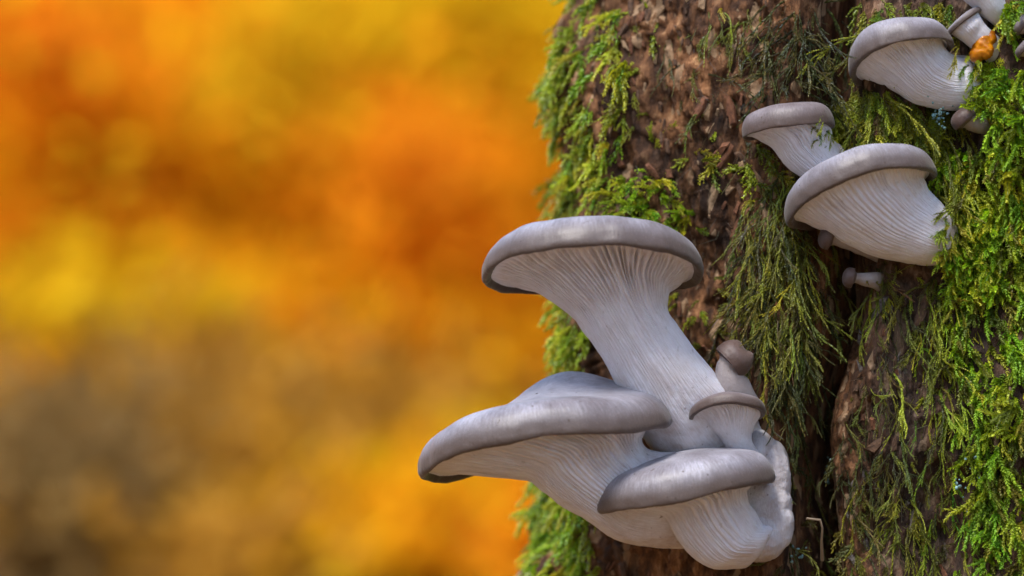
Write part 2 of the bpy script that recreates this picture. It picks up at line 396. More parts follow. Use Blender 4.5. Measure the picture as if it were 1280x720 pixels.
# H: large tilted one on the right
mushroom('large tilted oyster mushroom with a steep grey cap, lower of the upper right ones',
         [(1212, 336, 1218, 276, 90, 34, 0), (1178, 332, 1190, 266, 16, 38, 0), (1138, 329, 1174, 250, 2, 40, 2)],
         [(1092, 318, 1160, 238, -4, 44, 6), (1052, 300, 1155, 230, -8, 52, 12), (1022, 280, 1152, 226, -10, 60, 16)],
         (982, 264, 1169, 214, -12), prof(0.375, 0.075, roll=0.92), 84, 21, ngill=74, seed=8, group=GRP, gill_amp=2.8,
         dz=[(0, -2), (50, 0), (90, 6), (130, 3), (165, -6), (180, -9), (225, -10), (270, 4)])

def lobes(name, blobs, mat, parent=None, n=(40, 26), rough=0.12, seed=0, freq=1.6):
    """a knobbly lump: the union outline of several balls, star shaped about their middle. blobs: (px, py, depth px, rx, ry, rz in px)"""
    B = np.array(blobs, float); c0 = B[:, :3].mean(0)
    u = np.linspace(0, 2 * np.pi, n[0], endpoint=False); v = np.linspace(0, np.pi, n[1])
    D = np.stack(np.broadcast_arrays(np.sin(v)[:, None] * np.cos(u)[None], np.sin(v)[:, None] * np.sin(u)[None], np.cos(v)[:, None] + 0 * u[None]), -1)
    best = np.full(D.shape[:2], 0.3)
    for b in B:                                                                  # far hit of each ray from the middle with each ellipsoid
        o = np.array([c0[0] - b[0], c0[2] - b[2], -(c0[1] - b[1])]); r = np.array([b[3], b[5], b[4]])
        dd = D / r; oo = o / r
        A_ = (dd ** 2).sum(-1); Bq = (dd * oo).sum(-1); Cq = (oo ** 2).sum() - 1
        disc = Bq ** 2 - A_ * Cq
        tt = np.where(disc > 0, (-Bq + np.sqrt(np.maximum(disc, 0))) / A_, 0)
        best = np.maximum(best, tt)
    best = best * (1 + rough * fbm(D * freq * 2 + seed, 4, seed))
    G = D * best[..., None]
    C0 = P(c0[0], c0[1], c0[2] * PX)
    W = C0 + G * PX * (1 + c0[2] * PX)
    nth = n[0]; a0 = np.arange(n[1] - 1)[:, None] * nth; b0 = np.arange(nth)[None]; b1 = (b0 + 1) % nth
    F = np.stack([a0 + b0, a0 + nth + b0, a0 + nth + b1, a0 + b1], -1).reshape(-1, 4)
    o = mesh_obj(name, W.reshape(-1, 3), F, mat, parent)
    attr_vec(o, 'lay', np.stack(np.broadcast_arrays(u[None] * 0.3, v[:, None], 0 * v[:, None]), -1).reshape(-1, 3))
    FUNGI_TRIS.append((W.reshape(-1, 3).copy(), F))
    return o

# the swollen white foot that the lower cluster shares
b = lobes('base', [(952, 635, 34, 38, 56, 40), (966, 600, 38, 24, 52, 34), (970, 655, 28, 22, 32, 34), (948, 668, 20, 34, 34, 34), (948, 572, 40, 26, 40, 30), (930, 625, 34, 34, 44, 36)], M_FUZZ, front, (110, 80), 0.05, 3, 1.3)
b['label'] = 'swollen felty white foot of the cluster'

# ------------------------------------------------------------------ the tree trunk
XC, YC, R0, EY = 0.1406, 0.100, 0.124, 0.75
def trunk_radius(ph, z):
    """ph: radians from the side that faces the camera (negative to the left), z: metres; radius in metres"""
    d = np.degrees(ph); zz = z - 1.0
    r = R0 + 0 * d
    r = r * (1 - 0.06 * (zz))                                                    # taper
    r = r + np.where(z < 0.35, (0.35 - np.clip(z, 0, 0.35)) ** 2 * 0.9, 0)       # root flare
    wob = 4.2 * vnoise(np.stack([z * 17, z * 0 + 2.2, z * 0], -1), 31)
    cl = -14 + wob + np.where(zz > 0.03, -3.0 * 0, 0)
    r = r - 0.055 * np.exp(-((d - cl) / 3.3) ** 2) * (0.75 + 0.35 * vnoise(np.stack([z * 22, z * 0, z * 0], -1), 5))        # the dark cleft
    r = r + 0.004 * np.exp(-((d - cl + 6) / 4.5) ** 2)
    r = r + 0.022 * np.exp(-((d - 18) / 8.5) ** 2)                               # the mossy rib on the right
    r = r + 0.006 * np.exp(-((d + 70) / 18) ** 2) * np.sin(zz * 45 - 0.4) + 0.014 * np.exp(-((d + 82) / 22) ** 2) * smooth(-0.085, -0.125, zz)
    r = r - 0.006 * np.exp(-((d + 40) / 12) ** 2) - 0.0055 * np.exp(-((d + 95) / 25) ** 2)
    return r
def bark_relief(x, y, z):
    p = np.stack([x, y, z], -1)
    warp = np.stack([fbm(p * 60 + 9, 2, 3), fbm(p * 60 + 4, 2, 8), fbm(p * 60, 2, 13)], -1) * 0.006
    q = (p + warp) * np.array([210, 210, 60])
    a = 1 - np.abs(fbm(q * 0.45, 4, 21))                                           # plates and cracks
    b = fbm((p + warp * 0.5) * np.array([560, 560, 210]), 3, 40)
    c = fbm(p * np.array([1100, 1100, 800]), 2, 55)
    big = fbm(p * np.array([45, 45, 22]), 3, 60)
    return 0.0055 * (a - 0.75) + 0.0015 * b + 0.0006 * c + 0.0080 * big
na, nz = 285, 280
d_all = np.concatenate([np.linspace(-180, -104, 24, endpoint=False), np.linspace(-104, 34, na, endpoint=False), np.linspace(34, 180, 40, endpoint=False)])
zf = np.linspace(0.862, 1.138, nz)
z_all = np.concatenate([np.linspace(-0.05, 0.84, 40), zf, np.linspace(1.16, 3.4, 60)])
PH, ZZ = np.meshgrid(np.radians(d_all), z_all)
RR = trunk_radius(PH, ZZ)
TX = XC + RR * np.sin(PH); TY = YC - RR * np.cos(PH) * EY
RR = RR + bark_relief(TX, TY, ZZ)
TX = XC + RR * np.sin(PH); TY = YC - RR * np.cos(PH) * EY
TV = np.stack([TX, TY, ZZ], -1)
nt = len(d_all); a0 = np.arange(len(z_all) - 1)[:, None] * nt; b0 = np.arange(nt)[None]; b1 = (b0 + 1) % nt
TF = np.stack([a0 + b0, a0 + b1, a0 + nt + b1, a0 + nt + b0], -1).reshape(-1, 4)

t = NT('bark')
tc = t.n('ShaderNodeTexCoord'); mp = t.n('ShaderNodeMapping', {'Vector': tc.outputs['Object'], 'Scale': (1, 1, 0.38)})
n1 = t.n('ShaderNodeTexNoise', {'Vector': mp.outputs[0], 'Scale': 210.0, 'Detail': 6.0, 'Roughness': 0.68})
n2 = t.n('ShaderNodeTexNoise', {'Vector': mp.outputs[0], 'Scale': 45.0, 'Detail': 4.0})
n3 = t.n('ShaderNodeTexVoronoi', {'Vector': mp.outputs[0], 'Scale': 330.0, 'Randomness': 1.0})
n4 = t.n('ShaderNodeTexNoise', {'Vector': mp.outputs[0], 'Scale': 1300.0, 'Detail': 3.0})
c1 = t.ramp(n1.outputs[0], [(0.30, (0.014, 0.007, 0.004)), (0.45, (0.075, 0.036, 0.016)), (0.57, (0.20, 0.098, 0.042)), (0.72, (0.42, 0.26, 0.13))])
c2 = t.ramp(n2.outputs[0], [(0.36, (0.28, 0.24, 0.22)), (0.62, (1.2, 1.05, 0.95))])
c = t.mix(0.9, c1, c2, 'MULTIPLY')
sepc = t.n('ShaderNodeSeparateColor', {0: n3.outputs['Color']})
c = t.mix(t.ramp(sepc.outputs[0], [(0.86, (0, 0, 0)), (0.93, (0.55, 0.55, 0.55))]), c, (0.42, 0.28, 0.16))
# older, greyer bark with pale crust beyond the cleft
sx = t.n('ShaderNodeSeparateXYZ', {0: tc.outputs['Object']})
g = t.n('ShaderNodeMapRange', {0: sx.outputs[0], 1: 0.118, 2: 0.135, 3: 0.0, 4: 0.62}, interpolation_type='SMOOTHSTEP')
grey = t.ramp(n1.outputs[0], [(0.3, (0.010, 0.008, 0.007)), (0.55, (0.045, 0.032, 0.026)), (0.75, (0.20, 0.17, 0.15))])
c = t.mix(g.outputs[0], c, grey)
t.link(c, t.b.inputs['Base Color']); t.b.inputs['Roughness'].default_value = 0.8; t.b.inputs['Specular IOR Level'].default_value = 0.25
nb = t.bump(n1.outputs[0], 0.0024, 1.0); nb = t.bump(n4.outputs[0], 0.0005, 0.7, nb); t.link(nb, t.b.inputs['Normal'])
M_BARK = t.m

tree = tag(empty('tree', (XC, YC, 0)), 'mossy old tree trunk with crumbling brown bark and a dark cleft', 'tree')
trunk = mesh_obj('trunk', TV.reshape(-1, 3), TF, M_BARK, tree)
TRUNK = BVHTree.FromPolygons([tuple(v) for v in TV.reshape(-1, 3)], [tuple(f) for f in TF.tolist()])
def on_trunk(px, py):
    dirn = P(px, py, 0) - CAM; dirn /= np.linalg.norm(dirn)
    h, nrm, idx, dist = TRUNK.ray_cast(Vector(CAM), Vector(dirn), 5)
    if h is None: return None
    n = np.array(nrm); c = np.array([h.x - XC, (h.y - YC) / EY ** 2, 0]); c /= np.linalg.norm(c)
    if n @ c < 0: n = -n
    return np.array(h), n, c

# ------------------------------------------------------------------ forest floor and the autumn wood behind
t = NT('leaf_litter')
tc = t.n('ShaderNodeTexCoord')
v1 = t.n('ShaderNodeTexVoronoi', {'Vector': tc.outputs['Object'], 'Scale': 14.0})
n1 = t.n('ShaderNodeTexNoise', {'Vector': tc.outputs['Object'], 'Scale': 0.9, 'Detail': 4.0})
sepc = t.n('ShaderNodeSeparateColor', {0: v1.outputs['Color']})
c = t.ramp(sepc.outputs[0], [(0.0, (0.06, 0.035, 0.02)), (0.4, (0.13, 0.065, 0.025)), (0.75, (0.22, 0.11, 0.025)), (1.0, (0.34, 0.19, 0.03))])
c = t.mix(0.8, c, t.ramp(n1.outputs[0], [(0.3, (0.5, 0.5, 0.6)), (0.7, (1.2, 1.1, 0.9))]), 'MULTIPLY')
t.link(c, t.b.inputs['Base Color']); t.b.inputs['Roughness'].default_value = 0.9
t.link(t.bump(v1.outputs[0], 0.03, 0.6), t.b.inputs['Normal'])
gx = np.concatenate([[-150, -60], np.linspace(-30, 30, 61), [60, 150]]); gy = np.concatenate([[-150, -40], np.linspace(-10, 40, 61), [80, 200]])
GX, GY = np.meshgrid(gx, gy); r2 = np.hypot(GX, GY)
GZ = fbm(np.stack([GX * 0.25, GY * 0.25, GX * 0], -1), 3, 3) * 0.22 * smooth(1.5, 7, r2) - 0.02
m_ = len(gx); a0 = np.arange(len(gy) - 1)[:, None] * m_; b0 = np.arange(m_ - 1)[None]
GF = np.stack([a0 + b0, a0 + b0 + 1, a0 + m_ + b0 + 1, a0 + m_ + b0], -1).reshape(-1, 4)
gnd = mesh_obj('forest_floor', np.stack([GX, GY, GZ], -1).reshape(-1, 3), GF, t.m); gnd['kind'] = 'structure'

def leaf_mat(name, col):
    t = NT(name); t.t.nodes.remove(t.b)
    gi = t.n('ShaderNodeNewGeometry'); rp = t.n('ShaderNodeMapRange', {0: gi.outputs['Random Per Island'], 3: 0.65, 4: 1.25})
    cm = t.mix(1.0, (*col, 1), (1, 1, 1, 1), 'MULTIPLY')
    vm = t.n('ShaderNodeVectorMath', {0: cm}, operation='SCALE'); t.link(rp.outputs[0], vm.inputs['Scale'])
    d = t.n('ShaderNodeBsdfDiffuse', {'Color': vm.outputs[0]}); tr = t.n('ShaderNodeBsdfTranslucent', {'Color': vm.outputs[0]})
    mx = t.n('ShaderNodeMixShader', {0: 0.5, 1: d.outputs[0], 2: tr.outputs[0]}); t.link(mx.outputs[0], t.out.inputs['Surface'])
    return t.m
t = NT('far_bark'); nn = t.n('ShaderNodeTexNoise', {'Scale': 9.0}); t.link(t.ramp(nn.outputs[0], [(0.3, (0.05, 0.04, 0.035)), (0.7, (0.15, 0.12, 0.10))]), t.b.inputs['Base Color'])
WOOD = [leaf_mat('leaf_amber', (0.84, 0.43, 0.012)), leaf_mat('leaf_orange', (0.86, 0.35, 0.012)), leaf_mat('leaf_yellow', (0.78, 0.50, 0.012)),
        leaf_mat('leaf_rust', (0.84, 0.29, 0.012)), leaf_mat('leaf_olive', (0.76, 0.50, 0.015)), leaf_mat('leaf_brown', (0.50, 0.255, 0.032)), leaf_mat('leaf_grey_brown', (0.30, 0.19, 0.065)), t.m,
        leaf_mat('leaf_green', (0.14, 0.16, 0.06))]
wv, wf, wm, wn0 = [], [], [], 0
def foliage(c, rad, count, mat, size, rs):
    """leaves spread through an uneven ball"""
    global wn0
    d = rs.normal(0, 1, (count, 3)); d /= np.linalg.norm(d, axis=1, keepdims=True)
    r = np.abs(rs.normal(0, 0.72, (count, 1))) * (1 + 0.3 * vnoise(d * 2.5 + c, 5)[:, None])
    p = np.array(c) + d * r * np.array(rad)
    p[:, 2] = np.maximum(p[:, 2], 0.05)
    a = rs.normal(0, 1, (count, 3)); a /= np.linalg.norm(a, axis=1, keepdims=True)
    b = np.cross(a, rs.normal(0, 1, (count, 3))); b /= np.linalg.norm(b, axis=1, keepdims=True)
    s_ = size * rs.uniform(0.6, 1.3, (count, 1))
    q = np.stack([p - a * s_, p + b * s_ * 0.55, p + a * s_, p - b * s_ * 0.55], 1)
    wv.append(q.reshape(-1, 3)); wf.append(np.arange(count * 4).reshape(-1, 4) + wn0); wm.append(np.full(count, mat)); wn0 += count * 4
def bole(x, y, r, h, rs):
    global wn0
    k = 8; zz = np.linspace(-0.3, h, 7); ang = np.linspace(0, 2 * np.pi, k, endpoint=False)
    rr = r * (1 - 0.6 * (zz + 0.3) / (h + 0.3)) * (1 + 0.5 * np.exp(-(zz + 0.3) * 3)); lean = rs.normal(0, 0.02, 2)
    q = np.stack([x + lean[0] * zz[:, None] + rr[:, None] * np.cos(ang), y + lean[1] * zz[:, None] + rr[:, None] * np.sin(ang), zz[:, None] + 0 * ang], -1)
    f = np.stack([(np.arange(6)[:, None] * k + np.arange(k)[None]), (np.arange(6)[:, None] * k + (np.arange(k)[None] + 1) % k),
                  ((np.arange(6)[:, None] + 1) * k + (np.arange(k)[None] + 1) % k), ((np.arange(6)[:, None] + 1) * k + np.arange(k)[None])], -1).reshape(-1, 4) + wn0
    wv.append(q.reshape(-1, 3)); wf.append(f); wm.append(np.full(len(f), 7)); wn0 += q.size // 3
rs = np.random.default_rng(8)
A_, O_, Y_, RU, OL, BR, GB = range(7)
# bushes and low boughs in view (photo direction, distance in metres, half size in photo pixels, leaf colour)
for (px, py, dist, rw, rh, col) in [
        (60, 40, 11, 130, 90, O_), (40, 60, 10.4, 90, 60, RU), (200, 130, 12, 130, 110, A_), (120, 190, 11.5, 130, 90, A_), (330, 60, 12, 130, 90, A_), (370, 90, 11, 90, 90, OL),
        (470, 60, 11.5, 110, 80, Y_), (600, 30, 11, 120, 80, Y_), (640, 90, 12, 90, 80, Y_), (530, 190, 10.5, 105, 75, O_), (520, 200, 9.8, 55, 40, RU), (650, 230, 11, 110, 80, A_),
        (380, 200, 12, 120, 90, A_), (270, 250, 11.5, 120, 80, A_), (90, 300, 11, 120, 60, O_), (430, 310, 11.3, 130, 80, A_), (560, 330, 10.6, 120, 80, O_), (660, 360, 11.2, 90, 80, O_),
        (100, 395, 10, 100, 75, Y_), (90, 400, 9.6, 60, 45, OL), (270, 370, 10.8, 110, 70, A_), (260, 385, 10.2, 60, 45, OL), (400, 420, 10.4, 100, 65, A_), (540, 440, 10.2, 130, 60, A_),
        (30, 240, 12, 90, 90, A_), (270, 480, 9.2, 110, 60, BR), (110, 540, 8.8, 150, 70, GB), (90, 640, 8.2, 120, 100, GB), (250, 600, 8.6, 130, 90, BR), (420, 520, 8.9, 130, 60, BR),
        (400, 620, 8.4, 110, 90, BR), (520, 560, 8.7, 100, 60, BR), (560, 670, 7.9, 110, 70, Y_), (500, 650, 7.8, 90, 60, A_), (650, 690, 7.8, 90, 80, O_), (640, 600, 8.2, 80, 60, Y_), (330, 700, 7.8, 120, 60, BR), (20, 480, 9.2, 70, 50, A_)]:
    k = dist * S
    foliage(P(px, py, dist - 1), (rw * k * 1.4, 0.35, rh * k * 1.45), int(1050 * (rw * rh) / 9000), col, 0.05, rs)
# the wood goes on all round behind
for q in range(230):
    ang = R(rs.uniform(-75, 75)) if q < 150 else R(rs.uniform(-16, 14)); dist = rs.uniform(13.5, 26)
    c = (math.sin(ang) * dist, math.cos(ang) * dist - 1, rs.uniform(0.3, 5.5) if q < 150 else rs.uniform(0.3, 4))
    foliage(c, (1.5, 1.2, 1.3), 230, rs.choice([A_, A_, O_, Y_, A_, OL, RU]), 0.21, rs)
for q in range(60):
    ang = R(rs.choice([-1, 1]) * rs.uniform(14, 75)); dist = rs.uniform(7.5, 12)
    c = (math.sin(ang) * dist, math.cos(ang) * dist - 1, rs.uniform(0.2, 2.6))
    foliage(c, (0.9, 0.7, 0.7), 300, rs.choice([A_, A_, O_, Y_, BR, OL, RU]), 0.09, rs)
for q in range(90):                                                              # and goes on unseen behind the camera, added to block frontal sky light
    ang = R(rs.uniform(75, 285)); dist = rs.uniform(5.5, 11)
    foliage((math.sin(ang) * dist, math.cos(ang) * dist - 1, rs.uniform(0.4, 5.0)), (1.2, 1.2, 1.2), 130, rs.choice([8, 8, 8, GB, BR]), 0.26, rs)
for q in range(40):
    ang = R(rs.uniform(-75, 75)); dist = rs.uniform(13, 26); bole(math.sin(ang) * dist, math.cos(ang) * dist - 1, rs.uniform(0.1, 0.22), 8, rs)
wood = mesh_obj('autumn_wood', np.concatenate(wv), np.concatenate(wf), WOOD, None, False)
wood.data.polygons.foreach_set('material_index', np.concatenate(wm).astype(np.int32))
tag(wood, 'far wood in orange and yellow autumn leaf, blurred behind the trunk', 'wood', None, 'stuff')

# ------------------------------------------------------------------ loose flakes of bark
def flake_mesh(seed):
    rs = np.random.default_rng(seed); k = 7
    ang = np.sort(rs.uniform(0, 2 * np.pi, k) * 0.25 + np.linspace(0, 2 * np.pi, k, endpoint=False)); r = rs.uniform(0.55, 1.1, k)
    x, z = np.cos(ang) * r * 0.62, np.sin(ang) * r
    top = np.stack([x * 0.82, z * 0.82, 0.22 + rs.uniform(-0.08, 0.1, k) + 0.15 * z], 1); bot = np.stack([x, z, np.full(k, -0.25)], 1)
    mid = np.array([[0, 0, 0.3 + rs.uniform(-0.05, 0.12)]])
    V = np.concatenate([top, bot, mid])
    F = [(i, (i + 1) % k, 2 * k) for i in range(k)] + [f for i in range(k) for f in ((k + i, k + (i + 1) % k, (i + 1) % k), (k + i, (i + 1) % k, i))]
    return V, F
def bark_mat(name, a, b):
    t = NT(name); tc = t.n('ShaderNodeTexCoord'); n1 = t.n('ShaderNodeTexNoise', {'Vector': tc.outputs['Object'], 'Scale': 3.2, 'Detail': 6.0, 'Roughness': 0.7})
    t.link(t.ramp(n1.outputs[0], [(0.3, a), (0.7, b)]), t.b.inputs['Base Color']); t.b.inputs['Roughness'].default_value = 0.85
    t.link(t.bump(n1.outputs[0], 0.0009, 1.0), t.b.inputs['Normal']); return t.m
FM = [bark_mat('flake_brown', (0.02, 0.01, 0.006), (0.15, 0.075, 0.035)), bark_mat('flake_red', (0.05, 0.018, 0.008), (0.26, 0.10, 0.042)),
      bark_mat('flake_tan', (0.11, 0.06, 0.03), (0.40, 0.26, 0.14)), bark_mat('flake_grey', (0.03, 0.024, 0.02), (0.20, 0.165, 0.14))]
flakes = []
for q in range(12):
    V, F = flake_mesh(300 + q)
    me = bpy.data.meshes.new('bark_flake'); me.from_pydata([tuple(v) for v in V], [], F); me.materials.append(FM[(0, 0, 1, 0, 1, 2, 0, 1, 2, 3, 3, 0)[q]]); flakes.append(me)
rs = np.random.default_rng(55); nfl = 0
from mathutils import Matrix
while nfl < 270:
    if rs.uniform() < 0.68: x, y = rs.uniform(765, 965), rs.uniform(0, 480)
    elif rs.uniform() < 0.3: x, y = rs.uniform(745, 900), rs.uniform(680, 735)
    else: x, y = rs.uniform(1045, 1190), rs.uniform(330, 735)
    h = on_trunk(x, y)
    if h is None: continue
    p, n, c = h
    up = Vector((rs.normal(0, 0.45), rs.normal(0, 0.2), 1)); nz_ = Vector(c * 0.75 + n * 0.5 + rs.normal(0, 0.22, 3)).normalized(); xx = up.cross(nz_).normalized(); yy = nz_.cross(xx)
    sz = float(rs.gamma(3, 0.00045)) + 0.0007
    gi = rs.integers(0, 9) if x < 1000 else rs.choice([0, 3, 9, 10, 11, 4])
    o = bpy.data.objects.new('bark_flake', flakes[gi]); COL.objects.link(o)
    M4 = Matrix((xx, yy, nz_)).transposed().to_4x4(); M4 = Matrix.Translation(Vector(p + n * sz * 0.12)) @ M4 @ Matrix.Diagonal((sz, sz * float(rs.uniform(0.9, 2.4)), sz * 0.8, 1))
    o.parent = trunk; o.matrix_parent_inverse = parent_world(trunk).inverted(); o.matrix_basis = M4
    nfl += 1

# ------------------------------------------------------------------ small fungi at the upper right and under the tilted one
mushroom('small oyster mushroom with a curled brown rim, behind the highest large mushroom',
         [(1246, 88, 1262, 60, 10, 16, 0), (1222, 70, 1242, 44, -14, 15, 0)],
         [(1206, 58, 1228, 34, -20, 15, 2), (1196, 50, 1222, 26, -22, 18, 3)],
         (1180, 46, 1222, 14, -22), prof(0.2, 0.14, roll=0.86), 22, 6, ngill=40, ntheta=200, nring=56, seed=12, group=GRP, gill_amp=0.8, lump=0.5, mats=(M_CAP, M_GILL, M_STEM))
mushroom('white oyster mushroom cut by the top edge of the photo above the orange lump',
         [(1262, 46, 1276, 20, 10, 16, 0), (1236, 30, 1254, 2, -16, 16, 0)],
         [(1222, 20, 1248, -12, -22, 17, 2), (1208, 8, 1244, -24, -24, 20, 4)],
         (1184, -4, 1244, -42, -26), prof(0.3, 0.1, roll=0.9), 30, 6, ngill=40, ntheta=200, nring=56, seed=13, group=GRP, gill_amp=0.8, lump=0.5)
mushroom('tiny brown mushroom cut by the right edge, upper of two',
         [(1312, 50, 1318, 26, -20, 12, 0), (1292, 48, 1298, 26, -40, 12, 0)], [(1280, 46, 1286, 28, -44, 12, 1), (1276, 46, 1284, 26, -46, 14, 2)],
         (1263, 48, 1284, 22, -48), prof(0.6, 0.1, roll=0.9), 15, 3, ngill=30, ntheta=120, nring=44, seed=14, group=GRP, gill_amp=0.5, lump=0.4, mats=(M_CAP_DARK, M_DULLFLESH, M_DULLFLESH))
mushroom('tiny brown mushroom cut by the right edge, lower of two',
         [(1312, 76, 1318, 56, -20, 11, 0), (1294, 76, 1300, 57, -40, 11, 0)], [(1280, 75, 1288, 59, -44, 11, 1), (1276, 74, 1286, 58, -46, 12, 2)],
         (1264, 75, 1284, 54, -48), prof(0.55, 0.1, roll=0.9), 13, 3, ngill=30, ntheta=120, nring=44, seed=15, group=GRP, gill_amp=0.5, lump=0.4, mats=(M_CAP_DARK, M_DULLFLESH, M_DULLFLESH))
mushroom('tiny dark capped mushroom in the moss under the thick stemmed one',
         [(1240, 168, 1246, 146, 10, 13, 0), (1222, 167, 1230, 146, -10, 13, 0)], [(1208, 163, 1222, 146, -14, 13, 1), (1203, 160, 1220, 145, -16, 14, 2)],
         (1192, 163, 1216, 142, -18), DOME, 17, 2, ngill=30, ntheta=120, nring=44, seed=16, group=GRP, gill_amp=0.4, lump=0.5, mats=(M_CAP_BUD, M_DULLFLESH, M_DULLFLESH))
mushroom('tiny mushroom with a dark round cap and fluted foot, below the large tilted one',
         [(1118, 376, 1124, 346, 90, 14, 0), (1094, 361, 1098, 340, 22, 11, 0)], [(1079, 357, 1081, 341, 16, 9, 1), (1071, 354, 1074, 341, 14, 8, 1)],
         (1065, 360, 1070, 335, 12), DOME, 13, 1, ngill=26, ntheta=130, nring=44, seed=17, group=GRP, gill_amp=0.7, lump=0.4, mats=(M_CAP_BUD, M_DULLFLESH, M_DULLFLESH))
mushroom('shrivelled brown mushroom with a white foot, tucked under the large tilted cap',
         [(1100, 328, 1104, 300, 30, 12, 0), (1070, 316, 1078, 294, 14, 11, 0)], [(1050, 309, 1054, 288, 8, 11, 1), (1042, 306, 1045, 287, 6, 12, 1)],
         (1034, 312, 1044, 284, 4), DOME, 14, 1, ngill=26, ntheta=130, nring=44, seed=18, group=GRP, gill_amp=0.7, lump=1.6, mats=(M_CAP_BUD, M_DULLFLESH, M_DULLFLESH))
# the glossy orange lump
t = NT('orange_jelly'); tc = t.n('ShaderNodeTexCoord'); n1 = t.n('ShaderNodeTexNoise', {'Vector': tc.outputs['Object'], 'Scale': 220.0, 'Detail': 4.0})
t.link(t.ramp(n1.outputs[0], [(0.35, (0.24, 0.07, 0.003)), (0.65, (0.58, 0.21, 0.005))]), t.b.inputs['Base Color']); t.b.inputs['Roughness'].default_value = 0.14
t.b.inputs['Subsurface Weight'].default_value = 0.4; t.b.inputs['Subsurface Radius'].default_value = (0.003, 0.001, 0.0003); t.b.inputs['Subsurface Scale'].default_value = 1.0
t.link(t.bump(n1.outputs[0], 0.0006, 0.8), t.b.inputs['Normal'])
o = lobes('jelly_fungus', [(1228, 56, -24, 13, 17, 12), (1221, 68, -24, 9, 11, 10), (1238, 47, -22, 8, 10, 10), (1231, 63, -26, 11, 12, 11)], t.m, None, (48, 30), 0.07, 4, 2)
tag(o, 'glossy orange jelly-like lump at the foot of the small mushrooms, upper right', 'fungus')
# pale blue-green lichen crumbs
t = NT('lichen'); tc = t.n('ShaderNodeTexCoord'); n1 = t.n('ShaderNodeTexNoise', {'Vector': tc.outputs['Object'], 'Scale': 700.0})
t.link(t.ramp(n1.outputs[0], [(0.35, (0.10, 0.22, 0.22)), (0.65, (0.27, 0.45, 0.45))]), t.b.inputs['Base Color']); t.b.inputs['Roughness'].default_value = 0.9
M_LICH = t.m
def lichen(cx, cy, w_, h_, n_, label, seed, front_=0.004):
    rs = np.random.default_rng(seed); VV, FF, k0 = [], [], 0
    for q in range(n_):
        h = on_trunk(cx + rs.normal(0, w_), cy + rs.normal(0, h_))
        if h is None: continue
        p, n, c = h; p = p + c * front_ * rs.uniform(0.6, 1.3); r_ = rs.uniform(0.0003, 0.0008); kk_ = 6
        u = np.cross(c, [0, 0, 1.0]); v = np.cross(u, c); tilt = rs.normal(0, 0.6, 2); nn_ = c + u * tilt[0] + v * tilt[1]; nn_ /= np.linalg.norm(nn_)
        u = np.cross(nn_, v); u /= np.linalg.norm(u); v = np.cross(u, nn_)
        an = np.linspace(0, 2 * np.pi, kk_, endpoint=False); rr_ = r_ * rs.uniform(0.6, 1.3, kk_)
        ring = p + (np.cos(an) * rr_)[:, None] * u + (np.sin(an) * rr_)[:, None] * v + nn_ * r_ * 0.3
        VV += list(ring) + [p + nn_ * r_ * 0.1, p - nn_ * r_ * 1.2]
        for i in range(kk_): FF += [(k0 + i, k0 + (i + 1) % kk_, k0 + kk_), (k0 + (i + 1) % kk_, k0 + i, k0 + kk_ + 1)]
        k0 += kk_ + 2
    o = mesh_obj('lichen_patch', np.array(VV), np.array(FF), M_LICH, None, True); tag(o, label, 'lichen', 'lichen crumbs on the trunk')
lichen(1166, 142, 5, 10, 34, 'pale blue green lichen crust right under the thick stemmed mushroom', 1, 0.012)
lichen(1203, 140, 6, 3, 16, 'pale turquoise lichen scrap beside the tiny dark capped mushroom, upper right', 2, 0.012)
lichen(1036, 596, 2, 9, 9, 'small turquoise lichen flecks in the dark cleft near the bottom', 3, 0.006)
lichen(1196, 600, 12, 16, 14, 'pale turquoise lichen flecks beside the lush moss, lower right', 4, 0.006)
lichen(1000, 690, 6, 6, 12, 'pale lichen flecks beside the foot of the lower cluster', 5, 0.006)
# a withered stalk
pts = [np.array(P(1028, 700, 0.012)), np.array(P(1027, 676, 0.006)), np.array(P(1028, 660, 0.003)), np.array(P(1025, 650, 0.002)), np.array(P(1008, 648, 0.0))]
VV, FF = [], []
for i, p in enumerate(pts):
    r_ = (0.0007, 0.00045, 0.0004, 0.0005, 0.0004)[i]
    ax = pts[min(i + 1, 4)] - pts[max(i - 1, 0)]; ax /= np.linalg.norm(ax); u = np.cross(ax, [0, 1, 0]); u /= np.linalg.norm(u); v = np.cross(ax, u)
    VV += [p + (u * math.cos(a) + v * math.sin(a)) * r_ for a in np.linspace(0, 2 * np.pi, 8, endpoint=False)]
FF = [(i * 8 + j, i * 8 + (j + 1) % 8, i * 8 + 8 + (j + 1) % 8, i * 8 + 8 + j) for i in range(4) for j in range(8)]
t = NT('withered'); n1 = t.n('ShaderNodeTexNoise', {'Scale': 400.0}); t.link(t.ramp(n1.outputs[0], [(0.3, (0.12, 0.08, 0.05)), (0.7, (0.32, 0.25, 0.17))]), t.b.inputs['Base Color'])
o = mesh_obj('dry_stalk', np.array(VV), np.array(FF), t.m); tag(o, 'withered pale stalk bent at the top, beside the foot of the cluster', 'stalk')

# ------------------------------------------------------------------ moss
FV, FT, off = [], [], 0
for v_, f_ in FUNGI_TRIS:
    FV.append(v_); FT.append(f_ + off); off += len(v_)
FUNGI = BVHTree.FromPolygons([tuple(v) for v in np.concatenate(FV)], np.concatenate(FT).tolist())

